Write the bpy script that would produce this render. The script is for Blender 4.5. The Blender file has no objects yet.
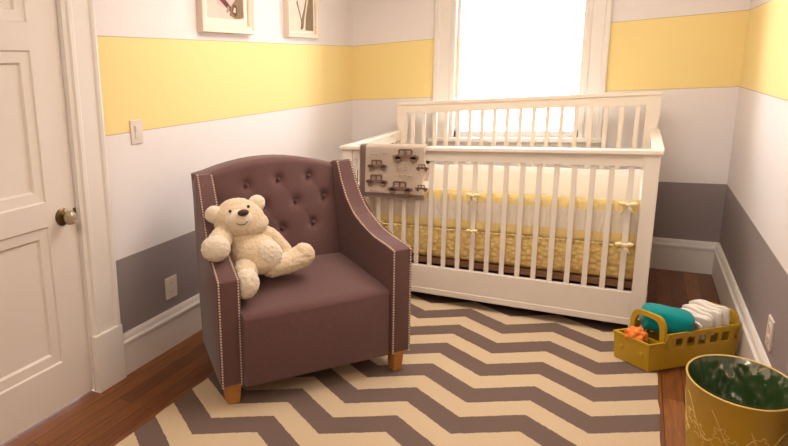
import bpy, bmesh, math, random
from mathutils import Vector, Matrix, noise
random.seed(7)
S = bpy.context.scene
COL = S.collection
R = math.radians

# ------------------------------------------------------------------ materials
def srgb(r, g, b):
    f = lambda c: (c/255/12.92) if c/255 <= .04045 else ((c/255+.055)/1.055)**2.4
    return (f(r), f(g), f(b), 1)

class NT:
    """tiny helper for node trees"""
    def __init__(s, name, rough=.6, spec=.3):
        s.m = bpy.data.materials.new(name); s.m.use_nodes = True
        s.t = s.m.node_tree; s.n = s.t.nodes; s.l = s.t.links
        s.b = s.n['Principled BSDF']
        s.b.inputs['Roughness'].default_value = rough
        s.b.inputs['Specular IOR Level'].default_value = spec
    def node(s, kind, **kw):
        o = s.n.new(kind)
        for k, v in kw.items(): setattr(o, k, v)
        return o
    def put(s, sock, v):
        if isinstance(v, bpy.types.NodeSocket): s.l.new(v, sock)
        else: sock.default_value = v
    def math(s, op, a, b=0., c=0.):
        o = s.node('ShaderNodeMath', operation=op)
        s.put(o.inputs[0], a); s.put(o.inputs[1], b)
        if len(o.inputs) > 2: s.put(o.inputs[2], c)
        return o.outputs[0]
    def mix(s, f, a, b):
        o = s.node('ShaderNodeMix', data_type='RGBA')
        s.put(o.inputs[0], f); s.put(o.inputs[6], a); s.put(o.inputs[7], b)
        return o.outputs[2]
    def pos(s):
        g = s.node('ShaderNodeNewGeometry'); x = s.node('ShaderNodeSeparateXYZ')
        s.l.new(g.outputs['Position'], x.inputs[0]); return x.outputs
    def obj(s, scale=(1, 1, 1), rot=(0, 0, 0)):
        c = s.node('ShaderNodeTexCoord'); m = s.node('ShaderNodeMapping')
        m.inputs['Scale'].default_value = scale; m.inputs['Rotation'].default_value = rot
        s.l.new(c.outputs['Object'], m.inputs[0]); return m.outputs[0]
    def noise(s, vec, scale, detail=3., rough=.5):
        o = s.node('ShaderNodeTexNoise'); s.l.new(vec, o.inputs['Vector'])
        o.inputs['Scale'].default_value = scale; o.inputs['Detail'].default_value = detail
        o.inputs['Roughness'].default_value = rough
        return o.outputs['Fac']
    def bump(s, h, strength=.3, dist=.005):
        o = s.node('ShaderNodeBump'); s.l.new(h, o.inputs['Height'])
        o.inputs['Strength'].default_value = strength; o.inputs['Distance'].default_value = dist
        s.l.new(o.outputs[0], s.b.inputs['Normal'])
    def col(s, v): s.put(s.b.inputs['Base Color'], v)

def paint(name, c, rough=.5, var=.04, scale=6, bump=0.0, spec=.3):
    t = NT(name, rough, spec); v = t.obj()
    n = t.noise(v, scale, 4)
    dark = tuple(x*(1-var*2) for x in c[:3])+(1,)
    t.col(t.mix(n, dark, c))
    if bump: t.bump(t.noise(v, scale*20, 2), bump, .002)
    return t.m

def wall_material():
    t = NT('striped wall paint', .75, .15)
    z = t.pos()[2]
    white = srgb(232, 224, 222); yellow = srgb(238, 214, 148); grey = srgb(148, 135, 133)
    above = lambda h: t.math('GREATER_THAN', z, h)
    c = t.mix(above(.6288), grey, white)
    c = t.mix(above(1.27), c, yellow)
    c = t.mix(above(1.745), c, white)
    line = None
    for h in (1.27, 1.745):
        q = t.math('LESS_THAN', t.math('ABSOLUTE', t.math('SUBTRACT', z, h)), .0022)
        line = q if line is None else t.math('MAXIMUM', line, q)
    c = t.mix(t.math('MULTIPLY', line, .6), c, srgb(150, 125, 90))
    t.col(c)
    t.bump(t.noise(t.obj(), 90, 2), .12, .002)
    return t.m

def floor_material():
    t = NT('oak strip floor', .33, .35)
    v = t.obj(rot=(0, 0, R(90)))
    b = t.node('ShaderNodeTexBrick'); t.l.new(v, b.inputs['Vector'])
    b.offset = .37; b.inputs['Scale'].default_value = 1
    b.inputs['Brick Width'].default_value = 1.3; b.inputs['Row Height'].default_value = .075
    b.inputs['Mortar Size'].default_value = .0014; b.inputs['Bias'].default_value = 0
    b.inputs['Color1'].default_value = srgb(150, 94, 50); b.inputs['Color2'].default_value = srgb(108, 60, 28)
    b.inputs['Mortar'].default_value = srgb(38, 18, 8)
    g = t.noise(t.obj(scale=(26, 1.6, 1)), 3, 6, .65)
    r = t.node('ShaderNodeValToRGB'); t.l.new(g, r.inputs[0])
    r.color_ramp.elements[0].position = .3; r.color_ramp.elements[0].color = (.5, .45, .4, 1)
    r.color_ramp.elements[1].position = .7; r.color_ramp.elements[1].color = (1.1, 1.1, 1.1, 1)
    m = t.node('ShaderNodeMix', data_type='RGBA', blend_type='MULTIPLY'); m.inputs[0].default_value = 1
    t.l.new(b.outputs['Color'], m.inputs[6]); t.l.new(r.outputs[0], m.inputs[7])
    t.col(m.outputs[2]); t.bump(b.outputs['Fac'], -.3, .002)
    return t.m

def rug_material():
    t = NT('chevron flatweave', .95, .05)
    p = t.pos(); x, y = p[0], p[1]
    w = t.noise(t.obj(), 60, 2)
    w = t.math('MULTIPLY', t.math('SUBTRACT', w, .5), .012)
    tri = t.math('PINGPONG', t.math('DIVIDE', t.math('SUBTRACT', x, .868-.4556*4), .2278), 1.)
    up = t.math('SUBTRACT', -1.434+.289*6, t.math('MULTIPLY', tri, .163))
    s = t.math('FRACT', t.math('DIVIDE', t.math('ADD', t.math('SUBTRACT', up, y), w), .289))
    dark = t.math('LESS_THAN', s, .52)
    n = t.noise(t.obj(scale=(60, 220, 60)), 3, 3, .7)
    beige = t.mix(n, srgb(176, 150, 120), srgb(224, 203, 172))
    taupe = t.mix(n, srgb(90, 74, 68), srgb(132, 111, 102))
    t.col(t.mix(dark, beige, taupe))
    t.bump(n, .5, .004)
    return t.m

def fabric(name, c, var=.25, scale=260, bump=.35, rough=.9, sheen=.2):
    t = NT(name, rough, .12); v = t.obj(scale=(1, 1, 1))
    n = t.noise(v, scale, 3, .7); big = t.noise(v, 9, 2)
    lo = tuple(x*(1-var) for x in c[:3])+(1,); hi = tuple(min(1, x*(1+var)) for x in c[:3])+(1,)
    t.col(t.mix(t.math('ADD', t.math('MULTIPLY', n, .8), t.math('MULTIPLY', big, .2)), lo, hi))
    t.b.inputs['Sheen Weight'].default_value = sheen
    t.bump(n, bump, .002)
    return t.m

def wood(name, c, axis=(3, 3, 30), rough=.4):
    t = NT(name, rough, .35)
    n = t.noise(t.obj(scale=axis), 2.5, 5, .6)
    t.col(t.mix(n, tuple(x*.5 for x in c[:3])+(1,), tuple(min(1, x*1.3) for x in c[:3])+(1,)))
    return t.m

def fur(name, c):
    t = NT(name, 1., .05); v = t.obj()
    n = t.noise(v, 120, 4, .7)
    t.col(t.mix(n, tuple(x*.8 for x in c[:3])+(1,), tuple(min(1, x*1.12) for x in c[:3])+(1,)))
    t.b.inputs['Sheen Weight'].default_value = .5
    t.bump(n, .9, .006)
    return t.m

def plain(name, c, rough=.5, metal=0, spec=.4, trans=0., alpha=1.):
    t = NT(name, rough, spec); n = t.noise(t.obj(), 40, 2)
    t.col(t.mix(n, tuple(x*.9 for x in c[:3])+(1,), c))
    t.b.inputs['Metallic'].default_value = metal
    t.b.inputs['Transmission Weight'].default_value = trans
    t.b.inputs['Alpha'].default_value = alpha
    return t.m

def bumper_material():
    t = NT('striped bumper cotton', .95, .05)
    z = t.pos()[2]; n = t.noise(t.obj(), 14, 3)
    zz = t.math('ADD', z, t.math('MULTIPLY', t.math('SUBTRACT', n, .5), .008))
    yel = srgb(240, 216, 152); wh = srgb(234, 222, 206)
    a = t.math('GREATER_THAN', zz, .685); b = t.math('LESS_THAN', zz, .565)
    t.col(t.mix(t.math('MAXIMUM', a, b), wh, yel))
    t.bump(t.noise(t.obj(scale=(9, 9, 2)), 6, 3), .6, .02)
    return t.m

def quilt_material():
    t = NT('yellow quilted cotton', .95, .05)
    v = t.node('ShaderNodeTexVoronoi'); t.l.new(t.obj(), v.inputs['Vector']); v.inputs['Scale'].default_value = 38
    h = t.math('SUBTRACT', 1., v.outputs['Distance'])
    t.col(t.mix(v.outputs['Distance'], srgb(238, 212, 146), srgb(208, 174, 108)))
    t.bump(h, .8, .012)
    return t.m

WHITEWOOD = paint('white painted woodwork', srgb(234, 226, 218), .38, .03)
DOORPAINT = paint('door paint', srgb(232, 221, 212), .4, .03)
CRIBWHITE = paint('cream crib paint', srgb(230, 219, 208), .35, .02)
WALL = wall_material(); FLOOR = floor_material(); RUG = rug_material()
CEIL = paint('ceiling paint', srgb(232, 226, 218), .8)
CHAIR = fabric('mauve woven upholstery', srgb(102, 73, 71), .42, 170, .6)
PIPING = fabric('chair welt', srgb(88, 58, 62))
NAIL = plain('antique nailheads', srgb(222, 200, 176), .4, .35)
LEGWOOD = wood('honey wood leg', srgb(178, 120, 56))
FUR = fur('cream plush', srgb(226, 203, 172)); FURL = fur('pale lit plush', srgb(240, 224, 202))  # pale tone: lighter fur, plus light on paws and belly put into colour
NOSE = plain('brown plush nose', srgb(70, 42, 34), .6); EYE = plain('eye bead', srgb(30, 20, 18), .15, 0, .7)
COTTON = fabric('white bumper lining', srgb(244, 240, 236), .03, 60); BUMPER = bumper_material(); QUILT = quilt_material()
TIE = fabric('yellow ribbon', srgb(240, 220, 172), .06)
SLAT = wood('brown support board', srgb(128, 90, 66))
BRASS = plain('aged brass', srgb(120, 98, 66), .3, .9)
GLASSK = plain('glass door knob', srgb(225, 205, 170), .08, .0, .8, .55)
PLATE = plain('switch plate plastic', srgb(226, 212, 200), .35)
SLOT = plain('dark slot', srgb(60, 50, 46), .6)
YPLAST = plain('mustard plastic', srgb(190, 152, 34), .4, 0, .4)
TEAL = fabric('teal towelling', srgb(0, 140, 140), .2, 120)
ORANGE = plain('orange rubber', srgb(240, 128, 50), .6)
ORANGEL = plain('pale orange rubber', srgb(248, 176, 110), .6)
DIAPER = fabric('white nonwoven', srgb(240, 232, 224), .04, 90)
TAN = fabric('tan cloth', srgb(205, 175, 110), .1)
BLANK = fabric('beige printed fleece', srgb(228, 210, 194), .1, 140)
BLANKB = fabric('taupe border', srgb(150, 124, 116), .12, 140)
PRINT = fabric('brown car print', srgb(122, 96, 84), .12, 140)
PRINTL = fabric('faint print', srgb(180, 156, 140), .1, 140)
BAG = None

# ------------------------------------------------------------------ mesh helpers
def mk(name, bm, mats, parent=None, loc=None, smooth=None):
    me = bpy.data.meshes.new(name)
    bmesh.ops.recalc_face_normals(bm, faces=bm.faces[:])
    bm.to_mesh(me); bm.free()
    if not isinstance(mats, (list, tuple)): mats = [mats]
    for m in mats: me.materials.append(m)
    o = bpy.data.objects.new(name, me); COL.objects.link(o)
    if parent: o.parent = parent
    if loc: o.location = loc
    if smooth is not None:
        for p in me.polygons: p.use_smooth = True
        if smooth < 3:
            try: me.set_sharp_from_angle(angle=smooth)
            except Exception: pass
    return o

def tag(o, label, cat, group=None, kind=None):
    if label: o['label'] = label
    if cat: o['category'] = cat
    if group: o['group'] = group
    if kind: o['kind'] = kind
    return o

def root(name, label=None, cat=None, loc=(0, 0, 0), rz=0, group=None, kind=None):
    o = bpy.data.objects.new(name, None); COL.objects.link(o); o.empty_display_size = .1
    o.location = loc; o.rotation_euler = (0, 0, rz)
    return tag(o, label, cat, group, kind)

def box(bm, x0, x1, y0, y1, z0, z1, mi=0, bev=0, M=None):
    vs = [bm.verts.new((x, y, z)) for x in (x0, x1) for y in (y0, y1) for z in (z0, z1)]
    if M: 
        for v in vs: v.co = M @ v.co
    idx = [(0, 1, 3, 2), (4, 6, 7, 5), (0, 4, 5, 1), (2, 3, 7, 6), (0, 2, 6, 4), (1, 5, 7, 3)]
    fs = [bm.faces.new([vs[i] for i in f]) for f in idx]
    for f in fs: f.material_index = mi
    if bev:
        es = list({e for f in fs for e in f.edges})
        r = bmesh.ops.bevel(bm, geom=es, offset=bev, segments=2, affect='EDGES', profile=.6)
        for f in r['faces']: f.material_index = mi
    return vs

def prism(bm, pts, depth, fn, mi=0):
    """extrude closed 2-D outline; fn(p, q, t) -> 3-D with t in 0..depth"""
    a = [bm.verts.new(fn(p, q, 0)) for p, q in pts]; b = [bm.verts.new(fn(p, q, depth)) for p, q in pts]
    fs = [bm.faces.new(a), bm.faces.new(b[::-1])]
    n = len(pts)
    for i in range(n): fs.append(bm.faces.new((a[i], b[i], b[(i+1) % n], a[(i+1) % n])))
    for f in fs: f.material_index = mi
    return fs

def tube(bm, pts, r, n=8, mi=0, cap=True):
    rings = []
    for i, p in enumerate(pts):
        p = Vector(p)
        d = (Vector(pts[min(i+1, len(pts)-1)])-Vector(pts[max(i-1, 0)])).normalized()
        u = d.cross(Vector((0, 0, 1)) if abs(d.z) < .9 else Vector((1, 0, 0))).normalized(); w = d.cross(u)
        rr = r[i] if isinstance(r, (list, tuple)) else r
        rings.append([bm.verts.new(p+rr*(math.cos(a)*u+math.sin(a)*w)) for a in [2*math.pi*k/n for k in range(n)]])
    for a, b in zip(rings, rings[1:]):
        for k in range(n):
            f = bm.faces.new((a[k], a[(k+1) % n], b[(k+1) % n], b[k])); f.material_index = mi
    if cap:
        bm.faces.new(rings[0]).material_index = mi; bm.faces.new(rings[-1][::-1]).material_index = mi

def lathe(bm, prof, n=32, M=None, mi=0, sx=1, sy=1):
    rings = []
    for r, z in prof:
        ring = []
        for k in range(n):
            a = 2*math.pi*k/n; co = Vector((r*math.cos(a)*sx, r*math.sin(a)*sy, z))
            ring.append(bm.verts.new(M @ co if M else co))
        rings.append(ring)
    for a, b in zip(rings, rings[1:]):
        for k in range(n):
            bm.faces.new((a[k], a[(k+1) % n], b[(k+1) % n], b[k])).material_index = mi
    for ring, ok in ((rings[0], prof[0][0] > 1e-4), (rings[-1], prof[-1][0] > 1e-4)):
        if ok: bm.faces.new(ring).material_index = mi
    bmesh.ops.remove_doubles(bm, verts=bm.verts[:], dist=1e-5)

def ell(bm, c, r, rot=None, seg=20, mi=0):
    M = Matrix.Translation(c) @ (rot.to_4x4() if rot else Matrix()) @ Matrix.Diagonal((*r, 1))
    g = bmesh.ops.create_uvsphere(bm, u_segments=seg, v_segments=seg*2//3, radius=1, matrix=M)
    for v in g['verts']:
        for f in v.link_faces: f.material_index = mi

def grid(bm, nu, nv, fn, mi=0, wrap=False):
    V = [[bm.verts.new(fn(i/nu, j/nv)) for j in range(nv+1)] for i in range(nu+(0 if wrap else 1))]
    for i in range(nu):
        for j in range(nv):
            a, b = V[i], V[(i+1) % len(V)]
            bm.faces.new((a[j], b[j], b[j+1], a[j+1])).material_index = mi
    return V

def remesh(o, voxel, disp=0, nscale=20, smooth_it=0):
    """fuse the shapes of an object into one skin and fluff the surface"""
    m = o.modifiers.new('r', 'REMESH'); m.mode = 'VOXEL'; m.voxel_size = voxel
    if smooth_it:
        s = o.modifiers.new('s', 'SMOOTH'); s.iterations = smooth_it; s.factor = .5
    dg = bpy.context.evaluated_depsgraph_get(); dg.update()
    me = bpy.data.meshes.new_from_object(o.evaluated_get(dg))
    mats = list(o.data.materials)
    o.modifiers.clear(); old = o.data; o.data = me; bpy.data.meshes.remove(old)
    me.materials.clear()
    for k in mats: me.materials.append(k)
    if disp:
        nor = [v.normal.copy() for v in me.vertices]
        for v, nn in zip(me.vertices, nor):
            q = v.co*nscale
            v.co += nn*disp*(noise.noise(q)+.6*noise.noise(q*2.7)+.5*noise.noise(q*6.1))
    for p in me.polygons: p.use_smooth = True

# ------------------------------------------------------------------ camera
C = Vector((2.0640180039, -5.3020618618, 1.4878293283))
RT = Vector((0.791540227, 0.608234968, -0.059281465)); UP = Vector((-0.076026493, 0.194259268, 0.977999647)); FW = Vector((-0.606369558, 0.769619101, -0.200005997))
cam = bpy.data.cameras.new('camera'); co = bpy.data.objects.new('camera', cam); COL.objects.link(co)
M = Matrix((RT, UP, -FW)).transposed().to_4x4(); M.translation = C; co.matrix_world = M
cam.sensor_width = 36; cam.lens = 589.5/788*36
cam.shift_x = 217.39/788; cam.shift_y = -16.13/788
cam.clip_start = .05
S.camera = co

W = 2.576; H = 2.65; YB = -6.2
# ------------------------------------------------------------------ room shell
def struct(name, bm, m, parent=None, smooth=None):
    o = mk(name, bm, m, parent, smooth=smooth)
    if not parent: o['kind'] = 'structure'
    return o

bm = bmesh.new(); box(bm, -.12, W+.12, YB, .12, -.1, 0); struct('floor', bm, FLOOR)
bm = bmesh.new(); box(bm, -.12, W+.12, YB, .12, H, H+.1); struct('ceiling', bm, CEIL)
D0, D1 = -4.25, -3.4357           # door opening
bm = bmesh.new()
box(bm, -.12, 0, D1, .12, 0, H); box(bm, -.12, 0, YB, D0, 0, H); box(bm, -.12, 0, D0, D1, 2.08, H)
struct('wall_left', bm, WALL)
wx0, wx1, wz0, wz1 = .8593, 1.7282, .935, 2.3
bm = bmesh.new()
box(bm, 0, wx0, 0, .12, 0, H); box(bm, wx1, W, 0, .12, 0, H); box(bm, wx0, wx1, 0, .12, 0, wz0); box(bm, wx0, wx1, 0, .12, wz1, H)
struct('wall_back', bm, WALL)
bm = bmesh.new(); box(bm, W, W+.12, YB, .12, 0, H); struct('wall_right', bm, WALL)
bm = bmesh.new(); box(bm, -.12, W+.12, YB-.12, YB, 0, H); struct('wall_front', bm, WALL)

# baseboards: profile (out, z)
BP = [(0, 0), (.022, 0), (.022, .165), (.028, .172), (.028, .186), (.020, .196), (.016, .214), (.010, .226), (0, .226)]
def baseboard(name, a, b, nrm):
    bm = bmesh.new(); a = Vector(a); b = Vector(b); nrm = Vector(nrm); L = (b-a).length; d = (b-a).normalized()
    prism(bm, BP, L, lambda p, q, t: a+d*t+nrm*p+Vector((0, 0, q)))
    return struct(name, bm, WHITEWOOD)
baseboard('baseboard_left', (0, -3.245, 0), (0, 0, 0), (1, 0, 0))
baseboard('baseboard_back', (0, 0, 0), (W, 0, 0), (0, -1, 0))
baseboard('baseboard_right', (W, YB, 0), (W, 0, 0), (-1, 0, 0))

# door casing with plinth block
CP = [(0, 0), (.19, 0), (.19, .03), (.178, .034), (.165, .030), (.155, .022), (.06, .018), (.05, .024), (.03, .024), (.02, .014), (0, .012)]
bm = bmesh.new()
prism(bm, CP, 1.86, lambda p, q, t: Vector((q, D1+p, .30+t)))
box(bm, 0, .036, D1, D1+.195, 0, .30, bev=.003)
prism(bm, CP, 1.86, lambda p, q, t: Vector((q, D0-p, .30+t)))
box(bm, 0, .036, D0-.195, D0, 0, .30, bev=.003)
box(bm, 0, .03, D0-.19, D1+.19, 2.08, 2.24)
box(bm, -.12, 0, D1-.001, D1+.0, 0, 2.08)
struct('trim_1', bm, WHITEWOOD)

# door slab : stiles and rails with sunk, moulded panels
door = root('door_1', kind='structure')
xf = -.012; yA = D1-.006; yB = D0+.004
bm = bmesh.new()
zr = [.012, .235, .90, 1.01, 1.675, 1.79, 1.96, 2.07]       # rails alternate with panels
so = .172
box(bm, xf-.04, xf, yA-so, yA, .012, 2.07); box(bm, xf-.04, xf, yB, yB+so, .012, 2.07)
for a, b in ((.012, .235), (.90, 1.01), (1.675, 1.79), (1.96, 2.07)): box(bm, xf-.04, xf, yB+so, yA-so, a, b)
for a, b in ((.235, .90), (1.01, 1.675), (1.79, 1.96)):
    y0, y1 = yB+so, yA-so
    def ring(ins, x): return [Vector((x, y0+ins, a+ins)), Vector((x, y1-ins, a+ins)), Vector((x, y1-ins, b-ins)), Vector((x, y0+ins, b-ins))]
    lv = [(0, xf), (.006, xf-.008), (.05, xf-.010), (.058, xf-.022)]
    prev = None
    for ins, x in lv:
        cur = [bm.verts.new(v) for v in ring(ins, x)]
        if prev:
            for k in range(4): bm.faces.new((prev[k], prev[(k+1) % 4], cur[(k+1) % 4], cur[k]))
        prev = cur
    bm.faces.new(prev)
mk('door_slab', bm, DOORPAINT, door)
# knob
KY = Matrix.Translation((xf, -3.528, .927)) @ Matrix.Rotation(R(90), 4, 'Y')
bm = bmesh.new(); lathe(bm, [(0, 0), (.042, 0), (.042, .004), (.034, .009), (.014, .014), (.013, .034), (.018, .038), (0, .038)], 28, KY)
bm2 = bmesh.new(); lathe(bm2, [(0, .0), (.016, .0), (.029, .010), (.034, .024), (.029, .040), (.016, .049), (0, .051)], 12, KY @ Matrix.Translation((0, 0, .032)))
kb = mk('door_knob', bm, BRASS, door, smooth=.6)
mk('glass_grip', bm2, GLASSK, kb)['label'] = 'faceted clear glass grip'
bm = bmesh.new(); box(bm, xf, xf+.0015, yA-.018, yA, .90, .955); mk('latch_plate', bm, BRASS, door)

# window
win = root('window_1', kind='structure')
bm = bmesh.new()
WC = [(0, 0), (0, .014), (.012, .018), (.03, .018), (.04, .012), (.115, .016), (.125, .028), (.150, .030), (.158, .026), (.158, 0)]
for x0, sgn, wd in ((wx0, -1, .1606), (wx1, 1, .142)):
    prism(bm, [(p*wd/.158, q) for p, q in WC], wz1-wz0+.02, lambda p, q, t: Vector((x0+sgn*p, -q, wz0+t)))
box(bm, wx0-.16, wx1+.142, -.03, 0, wz1+.02, wz1+.17)
box(bm, wx0-.19, wx1+.17, -.055, .0, wz0-.03, wz0, bev=.004)     # stool
box(bm, wx0-.15, wx1+.13, -.018, .0, wz0-.12, wz0-.03)
mk('window_casing', bm, WHITEWOOD, win)
bm = bmesh.new()
for a, b, c, d in ((wx0, wx0+.022, wz0, wz1), (wx1-.022, wx1, wz0, wz1), (wx0, wx1, wz0, wz0+.045), (wx0, wx1, wz1-.04, wz1)):
    box(bm, a, b, .05, .10, c, d)
mk('window_sash', bm, WHITEWOOD, win)
gm = bpy.data.materials.new('window glass'); gm.use_nodes = True; nt = gm.node_tree
nt.nodes.remove(nt.nodes['Principled BSDF'])
tb = nt.nodes.new('ShaderNodeBsdfTransparent'); gb = nt.nodes.new('ShaderNodeBsdfGlossy'); mx = nt.nodes.new('ShaderNodeMixShader')
fz = nt.nodes.new('ShaderNodeFresnel'); fz.inputs[0].default_value = 1.2; gb.inputs['Roughness'].default_value = .02
nt.links.new(fz.outputs[0], mx.inputs[0]); nt.links.new(tb.outputs[0], mx.inputs[1]); nt.links.new(gb.outputs[0], mx.inputs[2])
nt.links.new(mx.outputs[0], nt.nodes['Material Output'].inputs[0])
bm = bmesh.new(); box(bm, wx0+.022, wx1-.022, .073, .077, wz0+.045, wz1-.04); mk('window_pane', bm, gm, win)

# ------------------------------------------------------------------ wall plates
def plate_pos(y, z): return (0, y, z)
sw = root('light_switch', 'white light switch on the left wall at the bottom edge of the yellow band', 'light switch', (0, -2.985, 1.268))
bm = bmesh.new(); box(bm, 0, .007, -.046, .046, -.062, .062, bev=.0025); mk('cover_plate', bm, PLATE, sw)
bm = bmesh.new(); box(bm, .006, .010, -.019, .019, -.034, .034, bev=.001); box(bm, .009, .014, -.015, .015, .002, .030, bev=.001); mk('rocker', bm, PLATE, sw)
def outlet(label, M):
    o = root('wall_outlet', label, 'outlet'); o.matrix_world = M
    bm = bmesh.new(); box(bm, 0, .008, -.052, .052, -.064, .064, bev=.003); mk('cover_plate', bm, PLATE, o)
    for s in (-1, 1):
        bm = bmesh.new(); lathe(bm, [(0, 0), (.019, 0), (.019, .003), (0, .003)], 20, Matrix.Translation((.0075, 0, s*.027)) @ Matrix.Rotation(R(90), 4, 'Y'))
        sk = mk('socket', bm, PLATE, o)
        bm = bmesh.new()
        for k in (-1, 1): box(bm, .0103, .0108, k*.007-.0012, k*.007+.0012, s*.027-.004, s*.027+.006)
        mk('slot', bm, SLOT, sk)
outlet('white electric outlet on the grey stripe between door and armchair', Matrix.Translation((0, -2.783, .352)))
outlet('white electric outlet on the grey stripe of the right wall above the bin', Matrix.Translation((W, -2.005, .335)) @ Matrix.Rotation(R(180), 4, 'Z'))

# ------------------------------------------------------------------ pictures
FRAME = paint('cream picture frame', srgb(228, 208, 190), .45, .05)
MAT = paint('cream mat board', srgb(240, 230, 205), .8, .02)
PAPER = paint('rose toned paper', srgb(236, 200, 186), .8, .1, 12)
PAPER2 = paint('sand toned paper', srgb(226, 210, 188), .8, .12, 14)
INK = paint('dark brown ink', srgb(104, 66, 52), .8, .2, 40)
INK2 = paint('olive brown ink', srgb(150, 124, 92), .8, .3, 60)
INK3 = paint('sage ink', srgb(160, 166, 140), .8, .2, 60)
PINK = paint('pink ink', srgb(238, 176, 172), .8, .08, 20)
def picture(label, y0, y1, z0, z1, fw, mw, shapes, paper):
    cy = (y0+y1)/2
    o = root('framed_picture', label, 'picture', (0, cy, z0), group='framed pictures above the yellow band')
    w = (y1-y0)/2; h = z1-z0; d = .045
    bm = bmesh.new()
    prof = [(0, 0), (0, d), (fw*.35, d), (fw*.45, d-.006), (fw*.8, d-.008), (fw, d-.016), (fw, 0)]
    prev = None
    for ins, x in prof:
        cur = [bm.verts.new(v) for v in ((x, -w+ins, ins), (x, w-ins, ins), (x, w-ins, h-ins), (x, -w+ins, h-ins))]
        if prev:
            for k in range(4): bm.faces.new((prev[k], prev[(k+1) % 4], cur[(k+1) % 4], cur[k]))
        prev = cur
    mk('frame', bm, FRAME, o)
    bm = bmesh.new(); box(bm, .004, .018, -w+fw*.9, w-fw*.9, fw*.9, h-fw*.9); mk('mat', bm, MAT, o)
    a = fw+mw
    bm = bmesh.new(); box(bm, .018, .019, -w+a, w-a, a, h-a)
    mats = [paper]
    for mat, poly in shapes:
        mats.append(mat); k = len(mats)-1
        prism(bm, poly, .0006, lambda p, q, t: Vector((.019+t+.0002*k, p, q)), k)
    mk('print', bm, mats, o)
picture('cream framed picture on the left wall, nearer the door, brown figure on pink', -2.39, -1.80, 1.79, 2.36, .05, .035,
    [(PINK, [(-.10, .17), (.06, .13), (.10, .2), (.12, .42), (-.16, .42)]),
     (INK, [(-.20, .28), (-.17, .30), (.06, .155), (.04, .13), (-.12, .215)]),
     (INK2, [(.03, .11), (.06, .17), (.10, .2), (.15, .25), (.19, .46), (.20, .10), (.14, .09), (.09, .09)]),
     (INK, [(.055, .13), (.08, .175), (.115, .17), (.125, .12), (.10, .10)]),
     (PAPER, [(.072, .13), (.088, .158), (.105, .155), (.105, .125)]),
     (INK3, [(-.01, .125), (.02, .165), (.035, .15), (.02, .12)])], PAPER)
picture('cream framed picture on the left wall nearer the corner, pale brown figure', -1.315, -.80, 1.79, 2.33, .032, .012,
    [(INK2, [(-.085, .25), (-.07, .27), (-.03, .18), (0, .135), (.035, .20), (.075, .29), (.09, .28), (.045, .14), (.03, .07), (-.01, .07), (-.015, .13)]),
     (INK, [(-.02, .06), (-.005, .10), (.015, .06)]),
     (INK2, [(.06, .055), (.07, .15), (.13, .32), (.195, .46), (.2, .055)]),
     (INK3, [(-.06, .22), (-.05, .235), (-.005, .15), (-.012, .14)])], PAPER2)

# ------------------------------------------------------------------ rug
bm = bmesh.new()
RX0, RX1, RY0, RY1 = .41, 2.235, -4.3, -1.12
def rugf(u, v):
    x = RX0+(RX1-RX0)*u; y = RY0+(RY1-RY0)*v
    if u in (0, 1): x += .006*noise.noise(Vector((0, y*9, u*5)))
    if u == 0: x += 0
    return Vector((x, y, .0055+.001*noise.noise(Vector((x*3, y*3, 0)))))
V = grid(bm, 40, 70, rugf)
g = bmesh.ops.extrude_face_region(bm, geom=bm.faces[:])
for e in g['geom']:
    if isinstance(e, bmesh.types.BMVert): e.co.z = .0005
tag(mk('rug', bm, RUG), 'beige and taupe chevron flatweave rug covering the wooden floor', 'rug')
RZ = .007

# ------------------------------------------------------------------ crib
crib = root('crib', 'cream white wooden slatted baby crib under the window', 'crib', (.49, -.237, 0))
cx0, cx1, cyf, cyb = .0, 1.691, -1.211, .0        # local: x along front, y towards window
def P_(name, f, m=CRIBWHITE, par=crib, smooth=None):
    bm = bmesh.new(); f(bm); return mk(name, bm, m, par, smooth=smooth)
PW = .072; PT = .045
for x in (cx0, cx1-PW):
    P_('front_post', lambda b: box(b, x+.004, x+PW-.004, cyf, cyf+PT, RZ, 1.001, bev=.004))
def backpost(x):
    def f(b):
        s = 1 if x == 0 else -1
        xo = x if x == 0 else x+PW
        pts = [(0, RZ), (s*PW, RZ), (s*PW, 1.20), (s*PW*1.0, 1.262), (0, 1.262), (0, 1.1), (s*.008, 1.04), (0, .98)]
        prism(b, [(xo+p, q) for p, q in pts], PT, lambda p, q, t: Vector((p, cyb-PT+t, q)))
    return f
def rise(o):
    for v in o.data.vertices:
        if v.co.z > 1.14: v.co.z += -.014+.026*v.co.x/cx1
for x in (cx0, cx1-PW): rise(P_('back_post', backpost(x)))
def front_rail(b):
    box(b, cx0+PW, cx1-PW, cyf+.006, cyf+.036, .938, 1.005)
P_('front_rail', front_rail)
P_('rail_cap', lambda b: box(b, cx0-.014, cx1+.006, cyf-.012, cyf+PT+.01, 1.000, 1.024, bev=.005))
def bottom_rail(b):
    box(b, cx0+PW-.004, cx1-PW+.004, cyf+.004, cyf+.038, .100, .250, bev=.003)
    box(b, cx0+PW-.004, cx1-PW+.004, cyf+.000, cyf+.042, .065, .102, bev=.003)
P_('bottom_rail', bottom_rail)
for k in range(19):
    xs = .572+.0829*k-.49
    if xs > cx1-PW-.02: break
    P_('slat', lambda b: box(b, xs-.013+.0, xs+.013, cyf+.012, cyf+.030, .248, .940, bev=.003))
rise(P_('back_rail', lambda b: (box(b, cx0-.006, cx1+.006, cyb-PT-.006, cyb+.006, 1.235, 1.262, bev=.004), box(b, cx0+PW, cx1-PW, cyb-.040, cyb-.008, 1.172, 1.24))))
P_('back_bottom_rail', lambda b: box(b, cx0+PW-.004, cx1-PW+.004, cyb-.04, cyb-.006, .10, .25))
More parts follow.
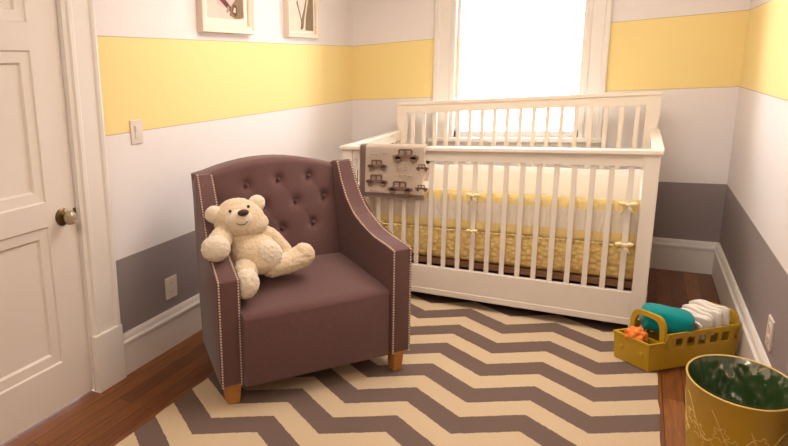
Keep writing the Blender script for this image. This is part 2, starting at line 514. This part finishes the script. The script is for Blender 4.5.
for k in range(18):
    xs = .568+.0855*k+.045-.49
    if xs > cx1-PW-.02: break
    P_('slat', lambda b: box(b, xs-.013, xs+.013, cyb-.032, cyb-.014, .248, 1.176, bev=.003))
for x, s in ((cx0, 1), (cx1, -1)):
    xa, xb = sorted((x, x+s*.034))
    P_('side_rail', lambda b: (box(b, xa, xb, cyf+PT, cyb-PT, .94, 1.005), ))
    P_('side_cap', lambda b: box(b, xa-.008, xb+.01, cyf+PT+.012, cyb-PT+.0, 1.000, 1.024, bev=.005))
    P_('side_bottom_rail', lambda b: box(b, xa, xb, cyf+PT-.004, cyb-PT+.004, .10, .25))
    for k in range(12):
        ys = cyf+PT+.05+.0935*k
        if ys > cyb-PT-.03: break
        P_('slat', lambda b: box(b, xa+.008, xb-.008, ys-.013, ys+.013, .248, .942, bev=.003))
P_('mattress_support', lambda b: (box(b, cx0+.036, cx1-.036, cyf+.048, cyb-.05, .262, .292), box(b, cx0+.036, cx1-.036, cyf+.046, cyf+.066, .205, .232)), SLAT)

# mattress with quilted cover
mx0, mx1, my0, my1 = .49+.05, .49+1.641, -.237-1.145, -.237-.06
bm = bmesh.new(); box(bm, mx0, mx1, my0, my1, .293, .49)
bmesh.ops.bevel(bm, geom=bm.edges[:], offset=.035, segments=5, affect='EDGES', profile=.5)
tag(mk('mattress', bm, QUILT, smooth=3.2), 'yellow quilted mattress lying inside the crib', 'mattress')
# bumper ring
bump = root('crib_bumper', 'padded yellow and cream striped bumper tied around the inside of the crib', 'crib bumper', (0, 0, 0))
bx0, bx1, by0, by1 = mx0-.012, mx1+.012, my0-.012, my1+.012
per = []
def rr(n=60):
    r = .06; pts = []
    cs = [(bx1-r, by0+r, -90), (bx1-r, by1-r, 0), (bx0+r, by1-r, 90), (bx0+r, by0+r, 180)]
    for i, (x, y, a0) in enumerate(cs):
        for k in range(7):
            a = R(a0+90*k/6); pts.append((x+r*math.cos(a), y+r*math.sin(a), math.cos(a), math.sin(a)))
        nx, ny, na = cs[(i+1) % 4]
        ex_, ey_ = nx+r*math.cos(R(na)), ny+r*math.sin(R(na)); sx_, sy_ = pts[-1][:2]
        m = 26 if abs(ex_-sx_) > abs(ey_-sy_) else 18
        for k in range(1, m): pts.append((sx_+(ex_-sx_)*k/m, sy_+(ey_-sy_)*k/m, pts[-1][2], pts[-1][3]))
    return pts
ring = rr(); bm = bmesh.new(); rows = []
sec = [(0, .502), (.006, .50), (.012, .52), (.014, .58), (.012, .622), (.014, .67), (.012, .72), (.004, .745), (-.012, .752), (-.026, .742), (-.032, .70), (-.032, .55), (-.024, .505), (-.012, .498)]
for i, (x, y, nx, ny) in enumerate(ring):
    wv = .007*noise.noise(Vector((x*7, y*7, 3))); sag = .010*noise.noise(Vector((x*4, y*4, 9)))
    rows.append([bm.verts.new((x+nx*(o*.7+wv*.5-.008), y+ny*(o*.7+wv*.5-.008), z+(sag if z > .7 else 0))) for o, z in sec])
for i in range(len(rows)):
    a, b = rows[i], rows[(i+1) % len(rows)]
    for k in range(len(sec)): bm.faces.new((a[k], a[(k+1) % len(sec)], b[(k+1) % len(sec)], b[k]))
bm.faces.ensure_lookup_table()
for i, f in enumerate(bm.faces):
    if i % len(sec) >= 8: f.material_index = 1
mk('pad', bm, [BUMPER, COTTON], bump, smooth=3.2)
def tie(x, z, s=1.0):
    bm = bmesh.new(); y = -1.448-.018
    yy = y
    ell(bm, (x, yy, z), (.014*s, .011, .013*s), seg=10)
    for a in (20, 160):
        for q in range(1):
            d = Vector((math.cos(R(a)), 0, math.sin(R(a))))
            tube(bm, [(x, yy, z), tuple(Vector((x, yy-.006, z))+d*.03*s), tuple(Vector((x, yy-.004, z))+d*.05*s+Vector((0, 0, -.006)))], [.006, .014*s, .006], 8)
    for a in (-60, -115):
        d = Vector((math.cos(R(a)), 0, math.sin(R(a))))
        tube(bm, [(x, yy, z), tuple(Vector((x, yy-.004, z))+d*.035*s), tuple(Vector((x, yy, z))+d*.065*s)], [.005, .006, .004], 6)
    tube(bm, [(x-.02, -1.40, z), (x-.02, y+.004, z), (x+.02, y+.004, z), (x+.02, -1.40, z)], .005, 6)
    mk('tie', bm, TIE, bump, smooth=3.2)
tie(1.318, .735, .8); tie(1.318, .515, .6); tie(2.062, .735, .85); tie(2.062, .515, .85); tie(.738, .515, .7)

# blanket over the front rail
yo = -.237+cyf
bl = root('baby_blanket', 'beige baby blanket with brown car prints draped over the crib front rail', 'blanket', (0, 0, 0))
x0, x1 = .622, 1.046
path = [(yo-.024, .690), (yo-.026, .80), (yo-.024, .92), (yo-.022, 1.00), (yo-.018, 1.028), (yo-.008, 1.036), (yo+.03, 1.037), (yo+.060, 1.033), (yo+.066, 1.01), (yo+.066, .90), (yo+.068, .80)]
def cum(path):
    L = [0]
    for a, b in zip(path, path[1:]): L.append(L[-1]+math.dist(a, b))
    return L
LL = cum(path)
def onpath(t):
    s = t*LL[-1]
    for i in range(len(path)-1):
        if s <= LL[i+1]+1e-9:
            f = (s-LL[i])/(LL[i+1]-LL[i]); a, b = path[i], path[i+1]
            return a[0]+(b[0]-a[0])*f, a[1]+(b[1]-a[1])*f
    return path[-1]
def wav(x, z): return -.004*(1+math.sin(x*38+1))*max(0, min(1, (1.0-z)/.25))
def blf(u, v):
    y, z = onpath(v); x = x0+(x1-x0)*u+(.006*math.sin(z*30) if u > .9 else 0)-(.010*(1-min(1, max(0, (z-.69)/.3))) if u > .5 else 0)
    if v < .5: y += wav(x, z)
    return Vector((x, y, z))
bm = bmesh.new(); V = grid(bm, 42, 60, blf)
for f in bm.faces:
    c = f.calc_center_median()
    if c.x < x0+.044 or (c.y < yo and c.z < .724): f.material_index = 1
bmesh.ops.solidify(bm, geom=bm.faces[:], thickness=.006)
mk('cloth', bm, [BLANK, BLANKB], bl, smooth=3.2)
def car(cx, cz, w, mat, clip=None):
    """old saloon car silhouette: bonnet, cabin with window gaps, wheels, bumpers"""
    w *= 1.08; h = w*.58; bm = bmesh.new()
    yf = yo-.0335+wav(cx, cz)
    T = lambda p, q, t: Vector((cx+p*w, yf-.004+t, cz+q*h))
    def add(pts):
        if clip: pts = [(max(-1, min(clip, p)), q) for p, q in pts]
        if max(p for p, q in pts)-min(p for p, q in pts) > .01: prism(bm, pts, .004, T)
    add([(-.5, -.22), (.5, -.22), (.5, -.02), (.36, .06), (-.36, .06), (-.5, -.02)])
    for a in (-.3, -.06, .18): add([(a, .06), (a+.075, .06), (a+.075, .40), (a, .40)])
    add([(-.3, .34), (-.24, .48), (.2, .48), (.26, .34)])
    for c in (-.3, .3):
        add([(c+.13*math.cos(2*math.pi*k/12), -.28+.24*math.sin(2*math.pi*k/12)) for k in range(12)])
    mk('car_print', bm, mat, bl)
def pxz(u, v): return (.627+(u-361)*.00634, 1.034-(v-145.3)*.00680)
for u, v, w, m in ((407.8, 154.5, 23, PRINT), (379.3, 164, 18, PRINT), (379, 179, 20.5, PRINT), (403, 185, 22.5, PRINT)):
    a, b = pxz(u, v); car(a, b, w*.0064, m)
for u, v in ((424, 165), (424, 184)):
    a, b = pxz(u, v); car(a, b, .07, PRINT, .0)
for u, v, w in ((376, 154, .05), (387, 153, .03), (405, 173, .05), (412, 174, .03), (379, 189, .09), (404, 165, .07), (404, 168, .07)):
    bm = bmesh.new(); a, b = pxz(u, v); y = yo-.0345+wav(a, b)
    prism(bm, [(-w/2, 0), (-w/2+.008, .006), (-w/2+.014, .002), (w/2-.014, .002), (w/2-.008, .006), (w/2, 0), (w/2-.008, -.006), (w/2-.014, -.002), (-w/2+.014, -.002), (-w/2+.008, -.006)], .003, lambda p, q, t: Vector((a+p, y+t, b+q)))
    mk('faint_print', bm, PRINTL, bl)

# ------------------------------------------------------------------ armchair (local: x = width a, y = depth b, z up)
TH = R(55.64)
ch = root('armchair', 'mauve upholstered armchair with button tufted back and nailhead trim', 'armchair', (.649, -3.227, RZ), TH)
AZ = -RZ     # heights below were measured from the floor
def skewL(a, b): return a+.2*b*(1 if b > 0 else 0)
TAIL = [(.470, 1.040), (.60, .985), (.585, .7), (.56, .4), (.52, .108)]
ARML = [(0, .108), (0, .617), (.05, .640), (.104, .662), (.16, .690), (.215, .725), (.265, .775), (.31, .835), (.355, .915), (.40, .985), (.445, 1.040)]+TAIL
ARMR = [(-.048, .120), (-.048, .650), (.02, .668), (.095, .684), (.16, .704), (.22, .738), (.27, .768), (.31, .802), (.35, .855), (.395, .935), (.435, 1.040)]+TAIL
def arm(side):
    bm = bmesh.new()
    a0, t = (-.018, .116) if side == 'L' else (.878, .115)
    ARM = ARML if side == 'L' else ARMR
    def fn(p, q, s):
        b = p; a = a0+s
        if side == 'L': a = a0+.2*b*(b > 0)+s*(1-.25*max(0, b)/.5)
        elif q > .7: a = a0+s*(1-.12*(q-.7)/.3)
        return Vector((a, b, q+AZ))
    fs = prism(bm, ARM, t, fn)
    es = [e for e in bm.edges]
    bmesh.ops.bevel(bm, geom=es, offset=.008, segments=3, affect='EDGES', profile=.5, clamp_overlap=True)
    o = mk('arm', bm, CHAIR, ch, smooth=.7)
    # nailhead trim along both edges of the front and top
    path2 = ARM[0:11]
    for s in (.009, t-.012):
        bm = bmesh.new(); pts = [fn(p, q, s) for p, q in path2]
        acc = .0
        for i in range(len(pts)-1):
            A, B = pts[i], pts[i+1]; L = (B-A).length; d = (B-A)/L
            nrm = Vector((1, 0, 0)).cross(d).normalized()
            if nrm.y > 0 and abs(nrm.y) > .7: nrm = -nrm
            if nrm.z < 0 and abs(nrm.z) > .3: nrm = -nrm
            u = acc
            while u < L:
                c = A+d*u+nrm*.0005
                mm = Matrix.Translation(c) @ Matrix.Diagonal((.0052, .0052, .0052, 1))
                bmesh.ops.create_icosphere(bm, subdivisions=1, radius=1, matrix=mm)
                u += .0135
            acc = u-L
        mk('nailhead_trim', bm, NAIL, o, smooth=3.2)
arm('L'); arm('R')
# base / front panel
bm = bmesh.new(); box(bm, .094, .872, -.038, .50, .108+AZ, .43+AZ, bev=.006); mk('seat_base', bm, CHAIR, ch, smooth=.7)
# seat cushion, gently crowned and rising to the back
def seatz(b): return .455+.080*max(0, min(1, (b+.03)/.40))
bm = bmesh.new()
def seatf(u, v):
    a = .094+.780*u; b = -.042+.52*v
    crown = .012*math.sin(math.pi*u)*math.sin(math.pi*min(1, v*1.0))
    z = seatz(b)+crown
    if v < .06: z -= .022*(1-v/.06)**2; b += .004*(1-v/.06)
    return Vector((a, b, z+AZ))
V = grid(bm, 30, 34, seatf)
g = bmesh.ops.extrude_face_region(bm, geom=bm.faces[:])
for e in g['geom']:
    if isinstance(e, bmesh.types.BMVert): e.co.z = .424+AZ
mk('seat', bm, CHAIR, ch, smooth=.9)
# backrest with deep button tufting
BT = [(.358, .958), (.545, .968), (.728, .968), (.250, .835), (.445, .838), (.637, .842), (.812, .850), (.340, .700), (.540, .706), (.730, .716)]
def yface(z): return .385+.16*(z-.5)
def topz(a):
    s = (a-.14)/(.862-.14)
    return 1.040+.060*math.sin(math.pi*max(0, min(1, s)))**.8
def backf(u, v):
    a = .105+.77*u; z = .46+(topz(a)-.46)*v
    y = yface(z)
    d = 0
    for (p, q) in BT:
        r2 = ((a-p)**2+(z-q)**2)
        d += .018*math.exp(-r2/.0008)+.010*math.exp(-r2/.005)
    for i, (p, q) in enumerate(BT):      # folds between diagonal neighbours
        for (p2, q2) in BT[i+1:]:
            L = math.hypot(p2-p, q2-q)
            if .12 < L < .20 and abs(q-q2) > .05:
                t = max(0, min(1, ((a-p)*(p2-p)+(z-q)*(q2-q))/L**2))
                dd = math.hypot(a-p-t*(p2-p), z-q-t*(q2-q)); d += .0018*math.exp(-(dd/.012)**2)
    edge = max(0, (v-.93)/.07)
    y += d+.030*edge**2
    y -= .012*math.sin(math.pi*u)*math.sin(math.pi*min(1, v))
    return Vector((a, y, z+AZ-(.010*edge**3)))
bm = bmesh.new(); V = grid(bm, 110, 90, backf)
back = [[bm.verts.new((.105+.77*i/110, .52+.10*(j/6), (.09+(topz(.105+.77*i/110)-.012-.09)*j/6)+AZ)) for j in range(7)] for i in range(0, 111, 10)]
nb = len(back)
for i in range(nb-1):
    for j in range(6): bm.faces.new((back[i][j], back[i][j+1], back[i+1][j+1], back[i+1][j]))
for i in range(nb-1):      # crown strip
    bm.faces.new([V[k][90] for k in range(i*10, i*10+11)]+[back[i+1][6], back[i][6]])
bm.faces.new([V[0][j] for j in range(91)]+[back[0][j] for j in range(6, -1, -1)])
bm.faces.new([V[110][j] for j in range(91)]+[back[-1][j] for j in range(6, -1, -1)])
bm.faces.new([V[k][0] for k in range(111)]+[back[i][0] for i in range(nb-1, -1, -1)])
br = mk('backrest', bm, CHAIR, ch, smooth=.9)
for p, q in BT:
    bm = bmesh.new(); ell(bm, (p, yface(q)+.010, q+AZ), (.012, .007, .012), seg=14); mk('button', bm, PIPING, br, smooth=3.2)
for (a, b, sa) in ((.016, .008, 1), (.902, -.038, 1), (.15, .44, 1), (.86, .42, 1)):
    bm = bmesh.new(); s0, s1 = .062, .046
    if a < .1: s0, s1 = .074, .058
    top = [bm.verts.new((a+i*s0, b+j*s0, .125+AZ)) for i, j in ((0, 0), (1, 0), (1, 1), (0, 1))]
    o0 = (s0-s1)/2
    bot = [bm.verts.new((a+o0+i*s1, b+o0+j*s1, 0)) for i, j in ((0, 0), (1, 0), (1, 1), (0, 1))]
    bm.faces.new(top); bm.faces.new(bot)
    for k in range(4): bm.faces.new((top[k], top[(k+1) % 4], bot[(k+1) % 4], bot[k]))
    bmesh.ops.bevel(bm, geom=bm.edges[:], offset=.003, segments=2, affect='EDGES')
    mk('leg', bm, LEGWOOD, ch)

# ------------------------------------------------------------------ teddy bear, same local frame as the chair
bear = root('teddy_bear', 'cream plush teddy bear slumped in the left side of the mauve armchair', 'teddy bear', (.649, -3.227, 0), TH)
def V3(*a): return Vector(a)
def limb(bm, pts, rad, n=9):
    for (a, b), (ra, rb) in zip(zip(pts, pts[1:]), zip(rad, rad[1:])):
        for k in range(n+1):
            t = k/n; c = Vector(a).lerp(Vector(b), t); r = ra+(rb-ra)*t
            bmesh.ops.create_icosphere(bm, subdivisions=2, radius=r, matrix=Matrix.Translation(c))
def fuzz(name, bm, mat, par, vox=.0055, disp=.0030, sc=75, sm=4):
    o = mk(name, bm, mat, par); remesh(o, vox, disp, sc, sm); return o
hc = V3(.222, .275, .828)
bm = bmesh.new()
ell(bm, (.270, .235, .660), (.138, .110, .104)); ell(bm, (.232, .265, .735), (.110, .085, .075)); ell(bm, (.300, .20, .632), (.110, .095, .072))
torso = fuzz('torso', bm, FUR, bear)
bm = bmesh.new(); ell(bm, (.315, .158, .655), (.078, .055, .082), Matrix.Rotation(R(-15), 3, 'Y'))
fuzz('tummy', bm, FURL, bear, disp=.005)
bm = bmesh.new(); ell(bm, hc, (.132, .105, .094)); ell(bm, hc+V3(.008, -.012, -.022), (.142, .095, .070)); ell(bm, hc+V3(-.005, .01, .025), (.105, .085, .080))
head = fuzz('head', bm, FUR, bear)
for c in (hc+V3(-.122, .02, .036), hc+V3(.108, .02, .064)):
    bm = bmesh.new(); ell(bm, c, (.048, .028, .044)); e_ = fuzz('ear', bm, FURL, head, .005, .002)
mz = V3(.182, .170, .848)
bm = bmesh.new(); ell(bm, mz+V3(.002, .018, .004), (.070, .042, .046)); ell(bm, mz+V3(.004, .022, -.028), (.048, .034, .028)); muz = fuzz('muzzle', bm, FURL, head, .004, .001)
bm = bmesh.new(); ell(bm, mz+V3(.010, -.020, .040), (.029, .016, .016)); mk('nose', bm, NOSE, head, smooth=3.2)
bm = bmesh.new(); tube(bm, [mz+V3(-.026, -.017, -.008), mz+V3(-.010, -.023, -.016), mz+V3(.012, -.024, -.017), mz+V3(.034, -.018, -.004)], .0020, 6); mk('mouth', bm, NOSE, head)
for c in (V3(.138, .180, .896), V3(.232, .178, .908)):
    bm = bmesh.new(); ell(bm, c, (.008, .008, .008), seg=12); mk('eye', bm, EYE, head, smooth=3.2)
bm = bmesh.new(); limb(bm, [(.145, .26, .765), (.100, .21, .765), (.055, .15, .750)], [.050, .056, .056]); fuzz('arm', bm, FUR, bear)
bm = bmesh.new(); ell(bm, (.036, .125, .742), (.072, .055, .062)); fuzz('paw', bm, FURL, bear, disp=.004)
bm = bmesh.new(); limb(bm, [(.300, .26, .768), (.375, .245, .725), (.432, .215, .655), (.420, .17, .61)], [.046, .048, .044, .038]); fuzz('arm', bm, FUR, bear)
bm = bmesh.new(); limb(bm, [(.205, .18, .605), (.165, .11, .590)], [.066, .062]); fuzz('leg', bm, FUR, bear)
bm = bmesh.new(); ell(bm, (.150, .055, .572), (.064, .052, .072), Matrix.Rotation(R(20), 3, 'Y')); fuzz('foot', bm, FURL, bear, disp=.004)
bm = bmesh.new(); limb(bm, [(.34, .17, .600), (.43, .165, .603), (.500, .17, .620)], [.060, .056, .060]); ell(bm, (.515, .165, .632), (.058, .052, .060)); fuzz('leg', bm, FUR, bear)

# ------------------------------------------------------------------ toy caddy
vd = Vector((.672, .741, 0)).normalized()
ang = math.atan2(vd.y, vd.x)
R0 = Vector((2.198, -1.894, .007))
# local frame: x = along the long side (away), y = to the left across the front
cad = root('storage_caddy', 'mustard yellow plastic caddy with arched handles on the floor beside the crib', 'storage caddy', tuple(R0), ang)
CL, CW_ = .505, .180
def shell():
    bm = bmesh.new()
    t = .006; fl = .012
    # base
    box(bm, .012, CL-.012, .012, CW_-.012, .012, .02)
    # feet
    for a in (.06, CL-.10):
        for b in (.02, CW_-.05): box(bm, a, a+.04, b, b+.03, .0, .014)
    # front tray wall (low) and its sides
    def wallx(y0, y1, pts, d=t):      # outline in x,z extruded in y
        pass
    f = [(0, .002), (CW_, .002), (CW_+.004, .138), (-.004, .138)]
    prism(bm, f, t, lambda p, q, s: Vector((-.01*(q/.138)+s, p, q)))
    prism(bm, [(-.006, .134), (CW_+.006, .134), (CW_+.006, .143), (-.006, .143)], .014, lambda p, q, s: Vector((-.014+s, p, q)))
    for y, s in ((0, 1), (CW_, -1)):
        T = lambda p, q, d: Vector((p, y+s*d-s*.006*(q/.16), q))
        prism(bm, [(0, .002), (CL, .002), (CL, .105), (.10, .105), (.09, .138), (.0, .138)], t, T)
        prism(bm, [(0, .13), (.085, .13), (.085, .143), (0, .143)], t+.004, T)
        prism(bm, [(.072, .10), (.125, .10), (.125, .155), (CL, .155), (CL+.004, .182), (.09, .182)], t+.003, T)
        for x0_, w_ in ((.115, .025), (.178, .028), (.245, .028), (.312, .028), (.380, .028), (.445, .04)): prism(bm, [(x0_, .10), (x0_+w_, .10), (x0_+w_-.005, .118), (x0_+w_-.002, .158), (x0_+.002, .158), (x0_+.005, .118)], t, T)
    prism(bm, [(0, .002), (CW_, .002), (CW_+.004, .182), (-.004, .182)], t, lambda p, q, s: Vector((CL+.004*(q/.16)-s, p, q)))
    prism(bm, [(.006, .02), (CW_-.006, .02), (CW_-.006, .13), (.006, .13)], t, lambda p, q, s: Vector((.084+s, p, q)))
    return mk('tray', bm, YPLAST, cad)
shell()
def handle(x, h0, h1):
    bm = bmesh.new(); w = .023; o = []; i = []
    for k in range(25):
        a = math.pi*k/24; c = math.cos(a); s = math.sin(a)
        e = .45
        px_ = CW_/2-CW_/2*math.copysign(abs(c)**e, c); pz = h0+(h1-h0)*abs(s)**e
        qx = CW_/2-(CW_/2-w)*math.copysign(abs(c)**e, c); qz = h0+(h1-h0-w)*abs(s)**e
        o.append((px_, pz)); i.append((qx, qz))
    T = lambda p, q, t: Vector((x+t, p, q))
    d = .016
    rings = [[bm.verts.new(T(*P, t)) for P in L] for L, t in ((o, 0), (o, d), (i, d), (i, 0))]
    for r in range(4):
        A, B = rings[r], rings[(r+1) % 4]
        for k in range(24): bm.faces.new((A[k], A[k+1], B[k+1], B[k]))
    for k in (0, 24): bm.faces.new([rings[r][k] for r in range(4)])
    bmesh.ops.bevel(bm, geom=bm.edges[:], offset=.003, segments=2, affect='EDGES') if False else None
    mk('handle', bm, YPLAST, cad)
handle(.074, .10, .262); handle(CL-.014, .12, .245)
for y in (.04, .14):
    bm = bmesh.new(); lathe(bm, [(0, 0), (.012, 0), (.011, .006), (0, .008)], 16, Matrix.Translation((-.005, y, .075)) @ Matrix.Rotation(R(-90), 4, 'Y')); mk('stud', bm, YPLAST, cad)

CM = Matrix.Translation(R0) @ Matrix.Rotation(ang, 4, 'Z')
# orange bumpy toy in the front tray
bm = bmesh.new(); c = CM @ Vector((.032, .104, .138))
bmesh.ops.create_icosphere(bm, subdivisions=4, radius=.040, matrix=Matrix.Translation(c))
for k in range(22):
    a = k*2.399; z = 1-2*(k+.5)/22; r = math.sqrt(1-z*z)
    ell(bm, c+Vector((r*math.cos(a), r*math.sin(a), z))*.036, (.016, .016, .016), seg=10)
toy = mk('soft_toy', bm, ORANGE); remesh(toy, .0035, .002, 60, 2)
toy.data.materials.append(ORANGEL)
for p in toy.data.polygons:
    if noise.noise(Vector(p.center)*38) > .28: p.material_index = 1
tag(toy, 'small knobbly orange toy in the front tray of the yellow caddy', 'toy')
# teal towel roll
bm = bmesh.new()
def teal(u, v):
    a = 2*math.pi*u; e = .55
    l = -.112+.224*v
    k = 1-.16*abs(2*v-1)**6
    cx_ = math.copysign(abs(math.cos(a))**e, math.cos(a))*.078*k; cz_ = math.copysign(abs(math.sin(a))**e, math.sin(a))*0.060*k
    return Vector((cx_+.006*noise.noise(Vector((l*9, a, 0))), l, cz_+.008*noise.noise(Vector((l*7, a, 5)))))
V = grid(bm, 36, 16, teal, wrap=True)
bm.faces.new([V[i][0] for i in range(36)]); bm.faces.new([V[i][16] for i in range(36)])
TM = CM @ Matrix.Translation((.195, .100, .203)) @ Matrix.Rotation(R(52), 4, 'Z') @ Matrix.Rotation(R(8), 4, 'X')
for v in bm.verts: v.co = TM @ (v.co*Vector((1, .80, 1)) if False else Vector((v.co.x, v.co.y*.82, v.co.z)))
tag(mk('folded_towel', bm, TEAL, smooth=3.2), 'folded teal towel piled in the yellow caddy', 'towel')
bm = bmesh.new(); ell(bm, CM @ Vector((.235, .022, .190)), (.022, .016, .020)); tc = mk('washcloth', bm, TAN); remesh(tc, .004, .004, 60, 2)
tag(tc, 'small tan cloth tucked beside the teal towel in the caddy', 'cloth')
# leaning stack of folded diapers
bm = bmesh.new()
def dia(u, v):
    a = 2*math.pi*u; e = .5
    x = math.copysign(abs(math.cos(a))**e, math.cos(a))*.0095; z = math.copysign(abs(math.sin(a))**e, math.sin(a))*.058
    l = -.082+.164*v; k = 1-.25*abs(2*v-1)**5
    return Vector((x*k+.003*noise.noise(Vector((z*30, l*30, 0))), l, z*k+.004*math.sin(l*60)))
V = grid(bm, 24, 14, dia, wrap=True)
bm.faces.new([V[i][0] for i in range(24)]); bm.faces.new([V[i][14] for i in range(24)])
d0 = mk('folded_diaper', bm, DIAPER, smooth=3.2)
ords = ['nearest the teal towel', 'second from the teal towel', 'third from the teal towel', 'fourth from the teal towel', 'third from the back handle', 'second from the back handle', 'closest to the back handle, standing tallest']
for k in range(7):
    d = d0 if k == 0 else d0.copy()
    if k: COL.objects.link(d)
    d.matrix_world = CM @ Matrix.Translation((.318+.0205*k, (.090+.003*(k % 2)), .160+.0085*k+.004*(k % 2))) @ Matrix.Rotation(R(-24+3*k), 4, 'Y') @ Matrix.Rotation(R((-7, 6, 0, -8, 5, -4, 6)[k]), 4, 'Z')
    tag(d, 'folded white diaper in the yellow caddy, '+ords[k], 'diaper', 'folded diapers in the caddy')

# ------------------------------------------------------------------ waste bin
BC = (2.418, -2.668); SX, SY = .143, .212; BH = .38
binr = root('waste_bin', 'mustard yellow bin with green inside by the right wall', 'waste bin', (BC[0], BC[1], 0))
YBIN = plain('yellow bin enamel', srgb(190, 150, 44), .45, 0, .35)
YBINL = plain('pale line drawing', srgb(226, 190, 110), .5)
GBIN = plain('green bin lining', srgb(58, 92, 34), .5)
def brad(z): return .80+.20*(z/BH)
n = 64
bm = bmesh.new()
prof = [(0, 0, 0), (.8, 0, 0), (brad(.11), .11, 0), (brad(.22), .22, 0), (1, BH-.004, 0), (1.015, BH, 2), (1.0, BH+.003, 2), (.972, BH, 2), (.965, BH-.01, 1), (brad(.2)-.035, .2, 1), (.77, .015, 1), (0, .015, 1)]
rings = []
for k_, z, mi in prof:
    rings.append([bm.verts.new((k_*SX*math.cos(2*math.pi*i/n), k_*SY*math.sin(2*math.pi*i/n), z)) for i in range(n)] if k_ else [bm.verts.new((0, 0, z))])
for j in range(len(rings)-1):
    A, B = rings[j], rings[j+1]
    for i in range(n):
        i2 = (i+1) % n
        if len(A) == 1: f = bm.faces.new((A[0], B[i], B[i2]))
        elif len(B) == 1: f = bm.faces.new((A[i], A[i2], B[0]))
        else: f = bm.faces.new((A[i], A[i2], B[i2], B[i]))
        f.material_index = 0 if j < 4 else (2 if j < 7 else 1)
mk('bucket', bm, [YBIN, GBIN, YBINL], binr, smooth=.8)
# trailing line drawing on the outside
bm = bmesh.new()
def onbin(a, z): k = brad(z); return Vector((k*SX*1.002*math.cos(a), k*SY*1.002*math.sin(a), z))
for s in range(5):
    a0 = R(150+s*42); pts = []
    for k in range(26):
        t = k/25; pts.append(onbin(a0+R(46)*t, .285+.045*math.sin(t*5+s)-.05*t))
    tube(bm, pts, .0016, 5)
    for q in range(3):
        ac = a0+R(12+14*q); zc = .25-.03*q; L = []
        for k in range(19):
            w_ = 2*math.pi*k/18; r_ = .022*(1+.35*math.cos(5*w_)); L.append(onbin(ac+r_*math.cos(w_)/.17, zc+r_*math.sin(w_)))
        tube(bm, L, .0013, 5)
mk('line_drawing', bm, YBINL, binr)
# clear liner bag, crumpled
bg = bpy.data.materials.new('clear bag film'); bg.use_nodes = True; nt = bg.node_tree; nt.nodes.remove(nt.nodes['Principled BSDF'])
tb = nt.nodes.new('ShaderNodeBsdfTransparent'); gb = nt.nodes.new('ShaderNodeBsdfGlossy'); mx = nt.nodes.new('ShaderNodeMixShader')
gb.inputs['Roughness'].default_value = .18; gb.inputs['Color'].default_value = (.9, .9, .85, 1); mx.inputs[0].default_value = .30
tb.inputs['Color'].default_value = (.93, .96, .92, 1)
nt.links.new(tb.outputs[0], mx.inputs[1]); nt.links.new(gb.outputs[0], mx.inputs[2]); nt.links.new(mx.outputs[0], nt.nodes['Material Output'].inputs[0])
bm = bmesh.new()
def bag(u, v):
    a = 2*math.pi*u
    z = BH+.006-.29*v
    k = (.945-.24*v)+.0
    wr = .07*noise.noise(Vector((math.cos(a)*4, math.sin(a)*4, v*5)))+.06*abs(noise.noise(Vector((math.cos(a)*7, math.sin(a)*7, v*6))))
    k = k-abs(wr)*(1.4 if v > .03 else 0)
    return Vector((k*SX*math.cos(a), k*SY*math.sin(a), z))
V = grid(bm, 120, 36, bag, wrap=True); bm.faces.new([V[i][36] for i in range(120)])
lin = mk('bin_liner', bm, bg, loc=(BC[0], BC[1], 0), smooth=3.2)
tag(lin, 'crumpled clear plastic bag lining the yellow bin', 'bin liner')

# ------------------------------------------------------------------ light
wd = bpy.data.worlds.new('world'); S.world = wd; wd.use_nodes = True
b = wd.node_tree.nodes['Background']; b.inputs[0].default_value = (.90, .95, 1., 1); b.inputs[1].default_value = 13.0
def area(name, loc, size, power, col, rot=(0, 0, 0)):
    l = bpy.data.lights.new(name, 'AREA'); l.size = size[0]; l.size_y = size[1]; l.shape = 'RECTANGLE'; l.energy = power; l.color = col
    o = bpy.data.objects.new(name, l); COL.objects.link(o); o.location = loc; o.rotation_euler = rot; return o
area('ceiling_light', (1.45, -2.15, 2.6), (1.3, 1.3), 45, (1, .90, .80))
area('fill_light', (1.3, -5.6, 2.5), (1.2, .6), 27, (1, .86, .73), (R(35), 0, 0))  # added fill lamp, unseen behind the camera
S.view_settings.view_transform = 'Standard'; S.view_settings.look = 'None'
S.view_settings.exposure = .08; S.view_settings.gamma = 1; S.view_settings.use_curve_mapping = False
S.cycles.max_bounces = 8; S.cycles.transparent_max_bounces = 12
S.cycles.sample_clamp_indirect = 6
